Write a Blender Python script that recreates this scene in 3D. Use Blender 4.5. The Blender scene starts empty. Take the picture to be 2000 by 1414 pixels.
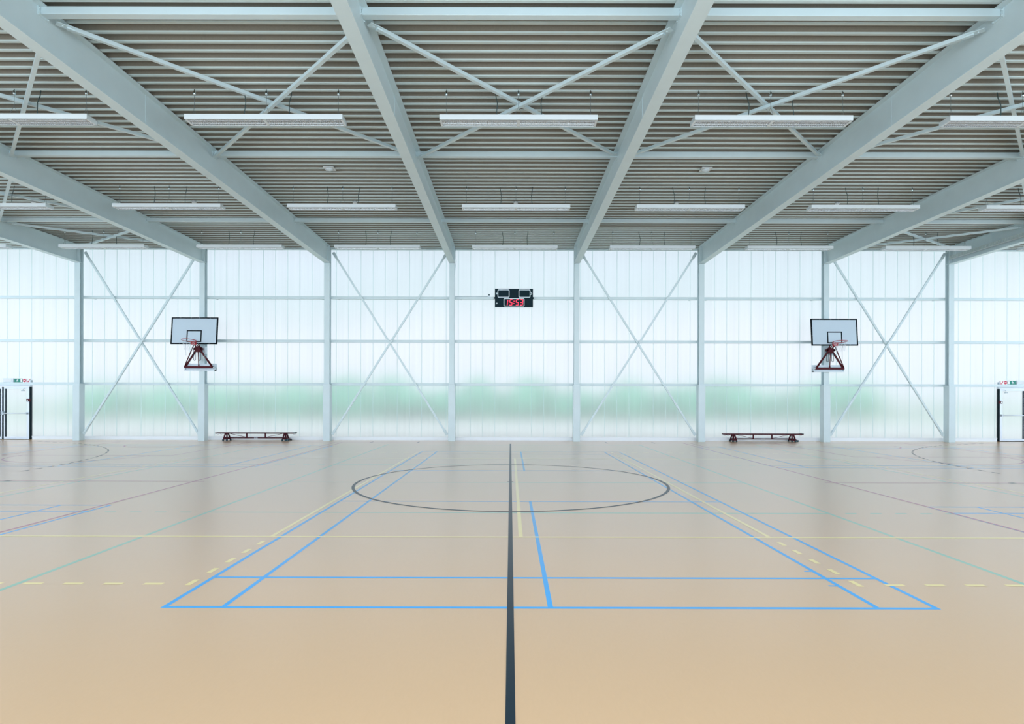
import bpy, bmesh, math, random
from mathutils import Vector, Matrix

random.seed(7)
SC = bpy.context.scene
COL = SC.collection
PI = math.pi

# ------------------------------------------------------------------ camera
F_PX, PX, PY, EYE = 1138.0, 997.0, 778.0, 1.642
cam_d = bpy.data.cameras.new('camera')
cam_d.sensor_fit = 'HORIZONTAL'
cam_d.sensor_width = 36.0
cam_d.lens = F_PX / 2000.0 * 36.0
cam_d.shift_x = (1000.0 - PX) / 2000.0
cam_d.shift_y = (PY - 707.0) / 2000.0
cam_d.clip_start, cam_d.clip_end = 0.05, 500
cam = bpy.data.objects.new('camera', cam_d)
COL.objects.link(cam)
cam.matrix_world = Matrix.Translation((0, 0, EYE)) @ Matrix.Rotation(PI / 2, 4, 'X') @ Matrix.Rotation(0.0022, 4, 'Z')
SC.camera = cam

# ------------------------------------------------------------------ exposure
SC.view_settings.view_transform = 'Standard'
SC.view_settings.look = 'None'
SC.view_settings.gamma = 1.0
SC.view_settings.use_curve_mapping = False
SC.view_settings.exposure = 0.36

# ------------------------------------------------------------------ sky (overcast, much brighter on the sun's side, behind the camera)
BACK_SKY = 3.6
world = bpy.data.worlds.new('sky')
SC.world = world
world.use_nodes = True
nt = world.node_tree
nt.nodes.clear()
def wn(t, **kw):
    n = nt.nodes.new(t)
    for k, v in kw.items(): setattr(n, k, v)
    return n
tc = wn('ShaderNodeTexCoord')
sep = wn('ShaderNodeSeparateXYZ')
nt.links.new(tc.outputs['Generated'], sep.inputs[0])
ramp = wn('ShaderNodeValToRGB')
mp = wn('ShaderNodeMapRange')
mp.inputs[1].default_value, mp.inputs[2].default_value = -0.1, 0.6
nz = wn('ShaderNodeTexNoise')
nz.inputs['Scale'].default_value = 3.0
nz.inputs['Detail'].default_value = 3.0
nt.links.new(tc.outputs['Generated'], nz.inputs['Vector'])
mad = wn('ShaderNodeMath', operation='MULTIPLY_ADD')
mad.inputs[1].default_value = 0.10
nt.links.new(nz.outputs['Fac'], mad.inputs[0])
sub = wn('ShaderNodeMath', operation='SUBTRACT')
sub.inputs[1].default_value = 0.05
nt.links.new(sep.outputs['Z'], sub.inputs[0])
nt.links.new(sub.outputs[0], mad.inputs[2])
nt.links.new(mad.outputs[0], mp.inputs[0])
nt.links.new(mp.outputs[0], ramp.inputs[0])
cr = ramp.color_ramp
cr.elements[0].position = 0.0; cr.elements[0].color = (0.69, 0.77, 0.83, 1)
cr.elements[1].position = 1.0; cr.elements[1].color = (0.67, 0.77, 0.95, 1)
def ce(z, c):
    e = cr.elements.new((z + 0.1) / 0.7); e.color = (*c, 1)
ce(0.00, (0.792, 0.859, 0.948))
ce(0.06, (0.855, 0.862, 0.939))
ce(0.10, (0.835, 0.853, 0.930))
ce(0.145, (0.57, 0.70, 0.75))
ce(0.20, (0.673, 0.764, 0.886))
ce(0.26, (0.772, 0.821, 1.020))
# brighter sky and whiter haze off to the sides and behind
br = wn('ShaderNodeMapRange', interpolation_type='SMOOTHSTEP')
br.inputs[1].default_value, br.inputs[2].default_value = 0.15, -0.55
br.inputs[3].default_value, br.inputs[4].default_value = 1.0, BACK_SKY
nt.links.new(sep.outputs['Y'], br.inputs[0])
bg = wn('ShaderNodeBackground')
tintf = wn('ShaderNodeMapRange', interpolation_type='SMOOTHSTEP')
tintf.inputs[1].default_value, tintf.inputs[2].default_value = 0.15, -0.55
nt.links.new(sep.outputs['Y'], tintf.inputs[0])
tint = wn('ShaderNodeMix', data_type='RGBA', blend_type='MULTIPLY')
tint.inputs[7].default_value = (0.955, 1.01, 1.05, 1)
nt.links.new(tintf.outputs[0], tint.inputs[0])
nt.links.new(ramp.outputs[0], tint.inputs[6])
nt.links.new(tint.outputs[2], bg.inputs['Color'])
nt.links.new(br.outputs[0], bg.inputs['Strength'])
wo = wn('ShaderNodeOutputWorld')
nt.links.new(bg.outputs[0], wo.inputs[0])

# low sun behind the camera, veiled by thin cloud
sun_d = bpy.data.lights.new('sun', 'SUN')
sun_d.energy = 0.2
sun_d.angle = math.radians(3.0)
sun_d.color = (1.0, 0.97, 0.92)
sun = bpy.data.objects.new('sun', sun_d)
COL.objects.link(sun)
sun.rotation_euler = (math.radians(88.5), 0, 0)
sun.location = (0, -20, 6)

# ------------------------------------------------------------------ helpers
def mat(name, col, rough=0.5, metal=0.0, spec=0.5, noise=0.0, nscale=8.0, emit=None, estr=0.0, coat=0.0):
    m = bpy.data.materials.new(name)
    m.use_nodes = True
    t = m.node_tree
    b = t.nodes['Principled BSDF']
    b.inputs['Base Color'].default_value = (*col, 1)
    b.inputs['Roughness'].default_value = rough
    b.inputs['Metallic'].default_value = metal
    b.inputs['Specular IOR Level'].default_value = spec
    b.inputs['Coat Weight'].default_value = coat
    b.inputs['Coat Roughness'].default_value = 0.26
    if emit:
        b.inputs['Emission Color'].default_value = (*emit, 1)
        b.inputs['Emission Strength'].default_value = estr
    if noise:
        c = t.nodes.new('ShaderNodeTexCoord')
        n = t.nodes.new('ShaderNodeTexNoise')
        n.inputs['Scale'].default_value = nscale
        n.inputs['Detail'].default_value = 4
        t.links.new(c.outputs['Object'], n.inputs['Vector'])
        r = t.nodes.new('ShaderNodeValToRGB')
        r.color_ramp.elements[0].position, r.color_ramp.elements[1].position = 0.3, 0.7
        r.color_ramp.elements[0].color = (*[c_ * (1 - noise) for c_ in col], 1)
        r.color_ramp.elements[1].color = (*[min(1, c_ * (1 + noise)) for c_ in col], 1)
        t.links.new(n.outputs['Fac'], r.inputs[0])
        t.links.new(r.outputs[0], b.inputs['Base Color'])
    return m

M = {}
M['steel'] = mat('white_painted_steel', (0.585, 0.70, 0.725), 0.38, noise=0.02, nscale=3)
M['deck'] = mat('roof_deck_coating', (0.49, 0.575, 0.56), 0.40, noise=0.03, nscale=2)
M['deck_web'] = mat('roof_deck_shaded_web', (0.20, 0.18, 0.14), 0.6, noise=0.06, nscale=40)  # dark brown paints the shade deep in the deck grooves, for rib contrast
M['lamp'] = mat('lamp_white', (0.65, 0.70, 0.715), 0.35)
M['louvre'] = mat('louvre_aluminium', (0.85, 0.87, 0.88), 0.25, metal=0.6)
M['tube'] = mat('fluorescent_tube', (0.9, 0.92, 0.92), 0.3)
M['wire'] = mat('steel_wire', (0.16, 0.20, 0.21), 0.4, metal=0.4)
M['chrome'] = mat('chrome', (0.75, 0.85, 0.9), 0.12, metal=1.0)
M['cord'] = mat('dark_cord', (0.05, 0.08, 0.08), 0.6)
M['red_steel'] = mat('dark_red_steel', (0.075, 0.008, 0.014), 0.5, spec=0.15)
M['rim'] = mat('red_rim', (0.42, 0.03, 0.05), 0.4)
M['black'] = mat('black_paint', (0.004, 0.008, 0.011), 0.6, spec=0.08)
M['board'] = mat('backboard_white', (0.515, 0.63, 0.72), 0.40)
M['net'] = mat('net_white', (0.75, 0.82, 0.86), 0.8)
M['plate'] = mat('pale_plate', (0.66, 0.77, 0.84), 0.45)
M['grey'] = mat('grey_plastic', (0.42, 0.50, 0.55), 0.5)
M['bench_top'] = mat('bench_dark_red', (0.06, 0.007, 0.013), 0.45, spec=0.15, noise=0.15, nscale=20)
M['rubber'] = mat('rubber', (0.02, 0.055, 0.07), 0.7, spec=0.2)
M['score_case'] = mat('scoreboard_case', (0.008, 0.024, 0.033), 0.6, spec=0.08)
M['score_line'] = mat('scoreboard_white', (0.72, 0.85, 0.9), 0.5)
M['led'] = mat('red_led', (0.5, 0.01, 0.03), 0.5, emit=(1.0, 0.03, 0.09), estr=0.95)
M['green_sign'] = mat('safety_green', (0.0, 0.22, 0.16), 0.5)
M['sign_white'] = mat('sign_white', (0.85, 0.9, 0.92), 0.5)
M['sign_red'] = mat('sign_red', (0.55, 0.02, 0.06), 0.5)
M['alu'] = mat('door_aluminium', (0.66, 0.73, 0.80), 0.35, metal=0.15)
M['door_black'] = mat('door_gasket', (0.006, 0.016, 0.022), 0.6, spec=0.1)
M['base'] = mat('skirting_white', (0.80, 0.86, 0.90), 0.5)
M['side'] = mat('side_wall_white', (0.80, 0.84, 0.84), 0.6)
# court line paints
M['ln_green'] = mat('line_green', (0.24, 0.52, 0.34), 0.30, coat=0.7)
M['ln_blue'] = mat('line_blue', (0.0, 0.40, 0.84), 0.32, spec=0.4, coat=0.4)
M['ln_yellow'] = mat('line_yellow', (1.0, 0.79, 0.26), 0.30, coat=0.7)
M['ln_red'] = mat('line_red', (0.48, 0.045, 0.11), 0.30, coat=0.7)
M['ln_black'] = mat('line_black', (0.008, 0.024, 0.034), 0.40, spec=0.15, coat=0.3)
# outdoors
M['paving'] = mat('pale_paving', (0.62, 0.58, 0.46), 0.9, noise=0.1, nscale=0.3)
M['lawn'] = mat('lawn', (0.12, 0.26, 0.08), 0.9, noise=0.2, nscale=0.4)
M['leaf'] = mat('tree_leaves', (0.04, 0.27, 0.12), 0.8, noise=0.35, nscale=0.8)

def floor_mat():
    m = bpy.data.materials.new('sports_floor_beige')
    m.use_nodes = True
    t = m.node_tree
    b = t.nodes['Principled BSDF']
    c = t.nodes.new('ShaderNodeTexCoord')
    n1 = t.nodes.new('ShaderNodeTexNoise'); n1.inputs['Scale'].default_value = 0.5; n1.inputs['Detail'].default_value = 3
    n2 = t.nodes.new('ShaderNodeTexNoise'); n2.inputs['Scale'].default_value = 60; n2.inputs['Detail'].default_value = 2
    mpg = t.nodes.new('ShaderNodeMapping'); mpg.inputs['Scale'].default_value = (1, 0.25, 1)
    t.links.new(c.outputs['Object'], mpg.inputs[0])
    t.links.new(mpg.outputs[0], n2.inputs['Vector'])
    t.links.new(c.outputs['Object'], n1.inputs['Vector'])
    a = t.nodes.new('ShaderNodeMath'); a.operation = 'MULTIPLY_ADD'; a.inputs[1].default_value = 0.5
    t.links.new(n2.outputs['Fac'], a.inputs[0])
    h = t.nodes.new('ShaderNodeMath'); h.operation = 'MULTIPLY'; h.inputs[1].default_value = 0.5
    t.links.new(n1.outputs['Fac'], h.inputs[0])
    t.links.new(h.outputs[0], a.inputs[2])
    r = t.nodes.new('ShaderNodeValToRGB')
    r.color_ramp.elements[0].position, r.color_ramp.elements[1].position = 0.3, 0.7
    r.color_ramp.elements[0].color = (0.720, 0.458, 0.236, 1)
    r.color_ramp.elements[1].color = (0.748, 0.476, 0.247, 1)
    t.links.new(a.outputs[0], r.inputs[0])
    t.links.new(r.outputs[0], b.inputs['Base Color'])
    b.inputs['Roughness'].default_value = 0.30
    b.inputs['IOR'].default_value = 1.5
    b.inputs['Coat Weight'].default_value = 0.7      # clear sealer
    b.inputs['Coat Roughness'].default_value = 0.26
    b.inputs['Specular IOR Level'].default_value = 0.5
    return m
M['floor'] = floor_mat()

def panel_mat(name, tint, wt, wr, wd, rough):
    """frosted multiwall sheet: scatters part of the daylight, blurs the rest, a little interior reflection"""
    m = bpy.data.materials.new(name)
    m.use_nodes = True
    t = m.node_tree
    t.nodes.clear()
    c = t.nodes.new('ShaderNodeTexCoord')
    mpg = t.nodes.new('ShaderNodeMapping'); mpg.inputs['Scale'].default_value = (9.0, 9.0, 0.12)
    n = t.nodes.new('ShaderNodeTexNoise'); n.inputs['Scale'].default_value = 1.0; n.inputs['Detail'].default_value = 3
    t.links.new(c.outputs['Object'], mpg.inputs[0]); t.links.new(mpg.outputs[0], n.inputs['Vector'])
    r = t.nodes.new('ShaderNodeValToRGB')
    r.color_ramp.elements[0].position, r.color_ramp.elements[1].position = 0.3, 0.7
    r.color_ramp.elements[0].color = (*[x * 0.95 for x in tint], 1)
    r.color_ramp.elements[1].color = (*tint, 1)
    t.links.new(n.outputs['Fac'], r.inputs[0])
    tr = t.nodes.new('ShaderNodeBsdfTranslucent')
    rf = t.nodes.new('ShaderNodeBsdfRefraction')
    rf.inputs['IOR'].default_value = 1.15
    rf.inputs['Roughness'].default_value = rough
    df = t.nodes.new('ShaderNodeBsdfDiffuse')
    for s in (tr, rf, df): t.links.new(r.outputs[0], s.inputs['Color'])
    m1 = t.nodes.new('ShaderNodeMixShader'); m1.inputs[0].default_value = wr / (wt + wr)
    t.links.new(tr.outputs[0], m1.inputs[1]); t.links.new(rf.outputs[0], m1.inputs[2])
    m2 = t.nodes.new('ShaderNodeMixShader'); m2.inputs[0].default_value = wd
    t.links.new(m1.outputs[0], m2.inputs[1]); t.links.new(df.outputs[0], m2.inputs[2])
    o = t.nodes.new('ShaderNodeOutputMaterial')
    t.links.new(m2.outputs[0], o.inputs[0])
    return m
M['panel'] = panel_mat('frosted_sheet', (0.97, 1.0, 0.995), 0.45, 0.55, 0.15, 0.45)
M['seam'] = panel_mat('frosted_sheet_joint', (0.88, 0.965, 0.96), 0.8, 0.2, 0.25, 0.4)
def skin_mat():
    m = bpy.data.materials.new('clear_outer_skin')
    m.use_nodes = True
    t = m.node_tree; t.nodes.clear()
    tr = t.nodes.new('ShaderNodeBsdfTransparent'); tr.inputs[0].default_value = (1, 1, 1, 1)
    o = t.nodes.new('ShaderNodeOutputMaterial'); t.links.new(tr.outputs[0], o.inputs[0])
    return m
M['skin'] = skin_mat()

class MB:
    """collects shapes into one mesh"""
    def __init__(s):
        s.v, s.f, s.m, s.sm = [], [], [], []
    def add(s, vs, fs, mi=0, smooth=False):
        o = len(s.v)
        s.v += [tuple(v) for v in vs]
        s.f += [tuple(i + o for i in f) for f in fs]
        s.m += [mi] * len(fs)
        s.sm += [smooth] * len(fs)
        return s
    def box(s, x0, x1, y0, y1, z0, z1, mi=0):
        vs = [(x, y, z) for z in (z0, z1) for y in (y0, y1) for x in (x0, x1)]
        return s.add(vs, [(0, 2, 3, 1), (4, 5, 7, 6), (0, 1, 5, 4), (2, 6, 7, 3), (0, 4, 6, 2), (1, 3, 7, 5)], mi)
    def cbox(s, c, d, mi=0):
        return s.box(c[0] - d[0] / 2, c[0] + d[0] / 2, c[1] - d[1] / 2, c[1] + d[1] / 2, c[2] - d[2] / 2, c[2] + d[2] / 2, mi)
    def bar(s, a, b, w, h, up=(0, 0, 1), mi=0):
        """rectangular bar from a to b, w across, h along up"""
        a, b = Vector(a), Vector(b)
        d = (b - a).normalized()
        r = d.cross(Vector(up))
        if r.length < 1e-5: r = d.cross(Vector((1, 0, 0)))
        r.normalize(); u = r.cross(d).normalized()
        vs = []
        for p in (a, b):
            for sx, sy in ((-1, -1), (1, -1), (1, 1), (-1, 1)):
                vs.append(p + r * sx * w / 2 + u * sy * h / 2)
        return s.add(vs, [(3, 2, 1, 0), (4, 5, 6, 7), (0, 1, 5, 4), (1, 2, 6, 5), (2, 3, 7, 6), (3, 0, 4, 7)], mi)
    def tube(s, pts, r, n=8, mi=0, closed=False):
        pts = [Vector(p) for p in pts]
        rings = []
        k = len(pts)
        ref = None
        for i, p in enumerate(pts):
            if closed: d = pts[(i + 1) % k] - pts[i - 1]
            else: d = pts[min(i + 1, k - 1)] - pts[max(i - 1, 0)]
            d.normalize()
            if ref is None:
                ref = Vector((0, 0, 1)) if abs(d.z) < 0.9 else Vector((1, 0, 0))
            u = (ref - d * ref.dot(d))
            if u.length < 1e-4: u = d.orthogonal()
            u.normalize(); ref = u
            w = d.cross(u)
            rings.append([p + (u * math.cos(t) + w * math.sin(t)) * r for t in (2 * PI * j / n for j in range(n))])
        vs = [v for ring in rings for v in ring]
        fs = []
        for i in range(k if closed else k - 1):
            for j in range(n):
                a, b = i * n + j, i * n + (j + 1) % n
                c, e = ((i + 1) % k) * n + (j + 1) % n, ((i + 1) % k) * n + j
                fs.append((a, b, c, e))
        s.add(vs, fs, mi, True)
        if not closed:
            o = len(s.v) - len(vs)
            s.f += [tuple(o + j for j in reversed(range(n))), tuple(o + (k - 1) * n + j for j in range(n))]
            s.m += [mi, mi]; s.sm += [False, False]
        return s
    def lathe(s, prof, c, axis='z', n=16, mi=0):
        vs, fs = [], []
        for r, h in prof:
            for j in range(n):
                t = 2 * PI * j / n
                q = (r * math.cos(t), r * math.sin(t), h)
                if axis == 'x': q = (q[2], q[0], q[1])
                if axis == 'y': q = (q[0], q[2], q[1])
                vs.append((c[0] + q[0], c[1] + q[1], c[2] + q[2]))
        k = len(prof)
        for i in range(k - 1):
            for j in range(n):
                fs.append((i * n + j, i * n + (j + 1) % n, (i + 1) * n + (j + 1) % n, (i + 1) * n + j))
        s.add(vs, fs, mi, True)
        o = len(s.v) - len(vs)
        s.f += [tuple(o + j for j in reversed(range(n))), tuple(o + (k - 1) * n + j for j in range(n))]
        s.m += [mi, mi]; s.sm += [False, False]
        return s
    def prism(s, prof, axis, a0, a1, mi=0):
        """extrude closed 2D profile along axis: 'y' -> prof is (x,z); 'z' -> prof is (x,y); 'x' -> (y,z)"""
        def p3(p, a):
            if axis == 'y': return (p[0], a, p[1])
            if axis == 'z': return (p[0], p[1], a)
            return (a, p[0], p[1])
        n = len(prof)
        vs = [p3(p, a0) for p in prof] + [p3(p, a1) for p in prof]
        fs = [tuple(range(n)), tuple(reversed(range(n, 2 * n)))]
        fs += [(i, n + i, n + (i + 1) % n, (i + 1) % n) for i in range(n)]
        return s.add(vs, fs, mi)
    def build(s, name, mats, parent=None, loc=None, bevel=0.0):
        me = bpy.data.meshes.new(name)
        org = Vector(loc) if loc else Vector((0, 0, 0))
        me.from_pydata([tuple(Vector(v) - org) for v in s.v], [], s.f)
        if not isinstance(mats, (list, tuple)): mats = [mats]
        for m in mats: me.materials.append(m)
        me.polygons.foreach_set('material_index', s.m)
        me.polygons.foreach_set('use_smooth', s.sm)
        bm = bmesh.new(); bm.from_mesh(me)
        bmesh.ops.recalc_face_normals(bm, faces=bm.faces)
        bm.to_mesh(me); bm.free()
        me.update()
        o = bpy.data.objects.new(name, me)
        COL.objects.link(o)
        if parent is not None: o.parent = parent
        if loc: o.location = loc
        if bevel:
            b = o.modifiers.new('bevel', 'BEVEL'); b.width = bevel; b.segments = 2; b.limit_method = 'ANGLE'
        return o

def tag(o, label, cat, group=None, kind=None):
    o['label'] = label; o['category'] = cat
    if group: o['group'] = group
    if kind: o['kind'] = kind
    return o
def thing(name, loc, label, cat, group=None):
    o = bpy.data.objects.new(name, None)
    o.empty_display_size = 0.1
    COL.objects.link(o)
    o.location = loc
    return tag(o, label, cat, group, 'thing')
def struct(o, label=None):
    o['kind'] = 'structure'
    if label: o['label'] = label
    return o
def copy_tree(o, parent=None):
    c = o.copy(); COL.objects.link(c)
    if parent is not None: c.parent = parent
    for ch in list(o.children): copy_tree(ch, c)
    return c

# ------------------------------------------------------------------ layout constants
BAY, XC = 4.76, 0.14                  # bay width and middle of the scoreboard bay
WALL_Y = 22.75                        # inner face of the frosted wall
COL_Y = 22.20                         # front flange of the columns
DECK = 7.46                           # underside of the roof deck
BEAM_LO, BEAM_HI = 6.79, 7.45
PURLIN_Y = (3.65, 8.70, 13.75, 18.85)
HALL_X = 21.9
BACK_Y = -0.7
def colx(k): return XC + BAY * k      # columns at k = +-0.5 ... +-4.5
def bayx(i): return XC + BAY * i
RAIL_Z = (2.17, 3.83, 5.50)

def side(i):
    return 'left' if i < 0 else 'right'
ORD = {1: 'first', 2: 'second', 3: 'third', 4: 'fourth', 5: 'fifth'}
def bay_phrase(i):
    if i == 0: return 'middle bay with scoreboard'
    return f'{ORD[abs(i)]} bay {side(i)} of scoreboard'
def col_phrase(k):
    n = int(abs(k) + 0.5)
    return f'{ORD[n]} {side(k)} of the scoreboard'

# ------------------------------------------------------------------ floor with its painted court lines
fl = MB()
fl.box(-HALL_X, HALL_X, BACK_Y, WALL_Y + 0.2, -0.2, 0.0, 0)
LZ = {1: 0.0003, 2: 0.0006, 3: 0.0009, 4: 0.0013, 5: 0.0016}
def layer(mi):
    LZ[mi] += 3e-6          # every stripe lies a hair above the one painted before it
    return LZ[mi]
def line(x0, y0, x1, y1, w, mi):
    d = Vector((x1 - x0, y1 - y0)); d.normalize()
    n = Vector((-d.y, d.x)) * w / 2
    z = layer(mi)
    fl.add([(x0 + n.x, y0 + n.y, z), (x0 - n.x, y0 - n.y, z), (x1 - n.x, y1 - n.y, z), (x1 + n.x, y1 + n.y, z)], [(0, 1, 2, 3)], mi)
def arc(cx, cy, r, a0, a1, w, mi, n=96):
    z = layer(mi)
    vs, fs = [], []
    for i in range(n + 1):
        a = a0 + (a1 - a0) * i / n
        for rr in (r - w / 2, r + w / 2): vs.append((cx + rr * math.cos(a), cy + rr * math.sin(a), z))
    for i in range(n): fs.append((2 * i, 2 * i + 1, 2 * i + 3, 2 * i + 2))
    fl.add(vs, fs, mi)
GREEN, BLUE, YEL, RED, BLK = 1, 2, 3, 4, 5
MIDY = 11.41
# central badminton court (blue)
bx, by0, by1 = 0.318, 4.57, 17.95
for sx in (-3.03, -2.57, 2.57, 3.03):
    line(bx + sx, by0 - 0.02, bx + sx, by1 + 0.02, 0.042, BLUE)
for y in (by0, by0 + 0.76, by0 + 4.71, by1 - 4.71, by1 - 0.76, by1):
    line(bx - 3.05, y, bx + 3.05, y, 0.042, BLUE)
line(bx, by0, bx, by0 + 4.71, 0.042, BLUE); line(bx, by1 - 4.71, bx, by1, 0.042, BLUE)
for y in (5.12, 5.55): line(2.80, y, 2.88, y, 0.03, BLUE)
# four badminton courts laid crosswise at the sides (blue)
for s, x0 in ((-1, -6.09), (1, 6.36)):
    for ya, yb in ((2.8, 8.88), (13.9, 19.98)):
        for y in (ya, ya + 0.48, yb - 0.48, yb): line(x0, y, x0 + s * 13.4, y, 0.04, BLUE)
        for dx in (0, 0.75, 4.72, 8.68, 12.64): line(x0 + s * dx, ya, x0 + s * dx, yb, 0.04, BLUE)
# volleyball across the hall (yellow)
vx = 0.125
for y in (6.90, 15.88): line(vx - 8.87, y, vx + 8.87, y, 0.05, YEL)
for x in (vx - 8.87, vx + 8.87): line(x, 6.9, x, 15.88, 0.05, YEL)
line(vx, 6.9, vx, 15.88, 0.05, YEL)
for s in (-1, 1):
    xa = vx + s * 2.95
    line(xa, 6.9, xa, 15.88, 0.05, YEL)
    for k in range(5):
        for sg, y0 in ((-1, 6.9), (1, 15.88)):
            yc = y0 + sg * (0.30 + 0.355 * k)
            line(xa, yc - 0.08, xa, yc + 0.08, 0.05, YEL)
    for k in range(17):
        for y in (5.14, 17.6):
            xc = xa + s * (0.32 + 0.355 * k)
            line(xc - 0.085, y, xc + 0.085, y, 0.05, YEL)
# volleyball courts laid lengthwise (green), the middle one and the side ones
for xa, xb in ((-4.34, 4.57),):
    for x in (xa, xb): line(x, 2.4, x, 20.7, 0.05, GREEN)
    for y in (8.36, MIDY - 0.03, 14.36, 20.4): line(xa, y, xb, y, 0.05, GREEN)
    for y in (8.36, 14.36):
        for k in range(5):
            for s, x in ((-1, xa), (1, xb)):
                xc = x + s * (0.32 + 0.36 * k)
                line(xc - 0.08, y, xc + 0.08, y, 0.05, GREEN)
for s, xa in ((-1, -8.42), (1, 8.67)):
    line(xa, 2.4, xa, 20.7, 0.05, GREEN)
    for y in (8.36, MIDY - 0.10, 14.36, 20.4): line(xa, y, xa + s * 9, y, 0.05, GREEN)
# basketball courts at the sides (dark red)
for s, xs, xk, xf in ((-1, -6.20, -12.02, 0), (1, 6.37, 12.17, 0)):
    line(xs, 1.5, xs, 21.5, 0.045, RED)
    line(xs - s * 0.2, MIDY + 0.02, xs + s * 11.6, MIDY + 0.02, 0.04, RED)
    for dx in (-2.42, 2.42): line(xk + dx, 16.5, xk + dx, 21.6, 0.045, RED)
    line(xk - 2.44, 16.52, xk + 2.44, 16.52, 0.045, RED)
    arc(xk, 16.52, 1.8, PI, 2 * PI, 0.045, RED)
    arc(xk, 20.4, 1.25, PI, 2 * PI, 0.045, RED, 32)
    line(xs + s * 0.26, 19.4, xs + s * 0.26, 21.5, 0.04, RED)
    line(xk - 8, 21.6, xk + 8, 21.6, 0.04, RED)
# handball court (black): centre line, circle, dashed nine-metre lines, spots
line(0.003, 0.9, 0.003, 21.05, 0.052, BLK)
arc(0.01, MIDY + 0.03, 2.99, 0, 2 * PI, 0.055, BLK, 160)
line(-0.055, MIDY + 0.07, 0.06, MIDY + 0.07, 0.05, BLK)
for s in (-1, 1):
    gx = s * 19.85
    for ph, py in ((1, 12.92), (-1, 9.9)):
        L = 0.0
        total = 9 * PI / 2
        while L < total:
            a = L / 9
            t0 = a if ph > 0 else -a
            t1 = (L + 0.22) / 9 * ph
            A0, A1 = (PI - t0, PI - t1) if s > 0 else (t0, t1)
            if py + 9 * math.sin(A0) < 21.6: arc(gx, py, 9, A0, A1, 0.05, BLK, 3)
            L += 0.40
    line(s * 9.85 - 0.06, MIDY + 0.02, s * 9.85 + 0.06, MIDY + 0.02, 0.08, BLK)
for x in (-3.42, 3.56, -5.15, 5.3): line(x, 21.35, x, 21.9, 0.045, BLK)
floor = struct(fl.build('floor', [M['floor'], M['ln_green'], M['ln_blue'], M['ln_yellow'], M['ln_red'], M['ln_black']]),
               'beige sports floor painted with coloured court lines')

# ------------------------------------------------------------------ ceiling: trapezoid roof deck, ribs across the hall
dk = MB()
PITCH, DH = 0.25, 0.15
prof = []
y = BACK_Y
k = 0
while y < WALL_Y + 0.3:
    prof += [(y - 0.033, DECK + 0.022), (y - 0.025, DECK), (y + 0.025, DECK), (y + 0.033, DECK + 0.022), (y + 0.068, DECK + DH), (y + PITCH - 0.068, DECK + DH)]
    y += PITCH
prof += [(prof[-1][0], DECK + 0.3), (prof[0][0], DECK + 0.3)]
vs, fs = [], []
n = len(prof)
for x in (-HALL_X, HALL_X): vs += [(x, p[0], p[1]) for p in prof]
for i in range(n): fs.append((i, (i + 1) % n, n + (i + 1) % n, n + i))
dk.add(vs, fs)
dk.m = [0 if i % 6 in (0, 1, 2) else 1 for i in range(n)]     # light rib edges; webs and groove tops take the painted shade
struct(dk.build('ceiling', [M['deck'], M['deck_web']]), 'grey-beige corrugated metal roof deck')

# ------------------------------------------------------------------ frosted wall, one window per bay
def frosted_bay(n, i):
    x0, x1 = bayx(i) - BAY / 2, bayx(i) + BAY / 2
    w = MB()
    T = 0.05
    def slab(a, b, z0, z1):
        w.add([(a, WALL_Y, z0), (b, WALL_Y, z0), (b, WALL_Y, z1), (a, WALL_Y, z1)], [(0, 1, 2, 3)], 0)
        w.add([(a, WALL_Y + T, z0), (b, WALL_Y + T, z0), (b, WALL_Y + T, z1), (a, WALL_Y + T, z1)], [(0, 3, 2, 1)], 2)
    zt, zb = DECK + 0.05, 0.0
    if abs(i) < 4:
        slab(x0, x1, zb, zt)
        spans = [(x0, x1)]
    else:
        dx0, dx1 = (-20.82, -18.68) if i < 0 else (19.0, 21.14)
        slab(x0, x1, RAIL_Z[0], zt)
        slab(x0, dx0, zb, RAIL_Z[0]); slab(dx1, x1, zb, RAIL_Z[0])
    ks = 10
    for k in range(ks):
        x = x0 + (k + 0.42) * (x1 - x0) / ks
        z0 = zb
        if abs(i) == 4 and dx0 - 0.05 < x < dx1 + 0.05: z0 = RAIL_Z[0]
        w.box(x - 0.009, x + 0.009, WALL_Y - 0.012, WALL_Y - 0.001, z0, zt, 1)
    return struct(w.build(f'window_{n}', [M['panel'], M['seam'], M['skin']]), f'frosted translucent wall sheets of the {bay_phrase(i)}')
for n, i in enumerate(range(-4, 5)): frosted_bay(n + 1, i)

# side walls of the same frosted sheet
for nm, x in (('left', -HALL_X), ('right', HALL_X)):
    w = MB()
    w.add([(x, BACK_Y, 0), (x, WALL_Y + 0.05, 0), (x, WALL_Y + 0.05, DECK + 0.1), (x, BACK_Y, DECK + 0.1)], [(0, 1, 2, 3)], 0)
    struct(w.build(f'wall_{nm}', M['panel']), 'frosted translucent end wall')

bb = MB()
bb.box(-18.62, 18.94, WALL_Y - 0.07, WALL_Y - 0.015, 0.0, 0.115)
bb.box(-18.62, 18.94, WALL_Y - 0.09, WALL_Y - 0.015, 0.115, 0.135)
struct(bb.build('baseboard_back', M['base']), 'white base rail under the frosted wall')

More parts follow.
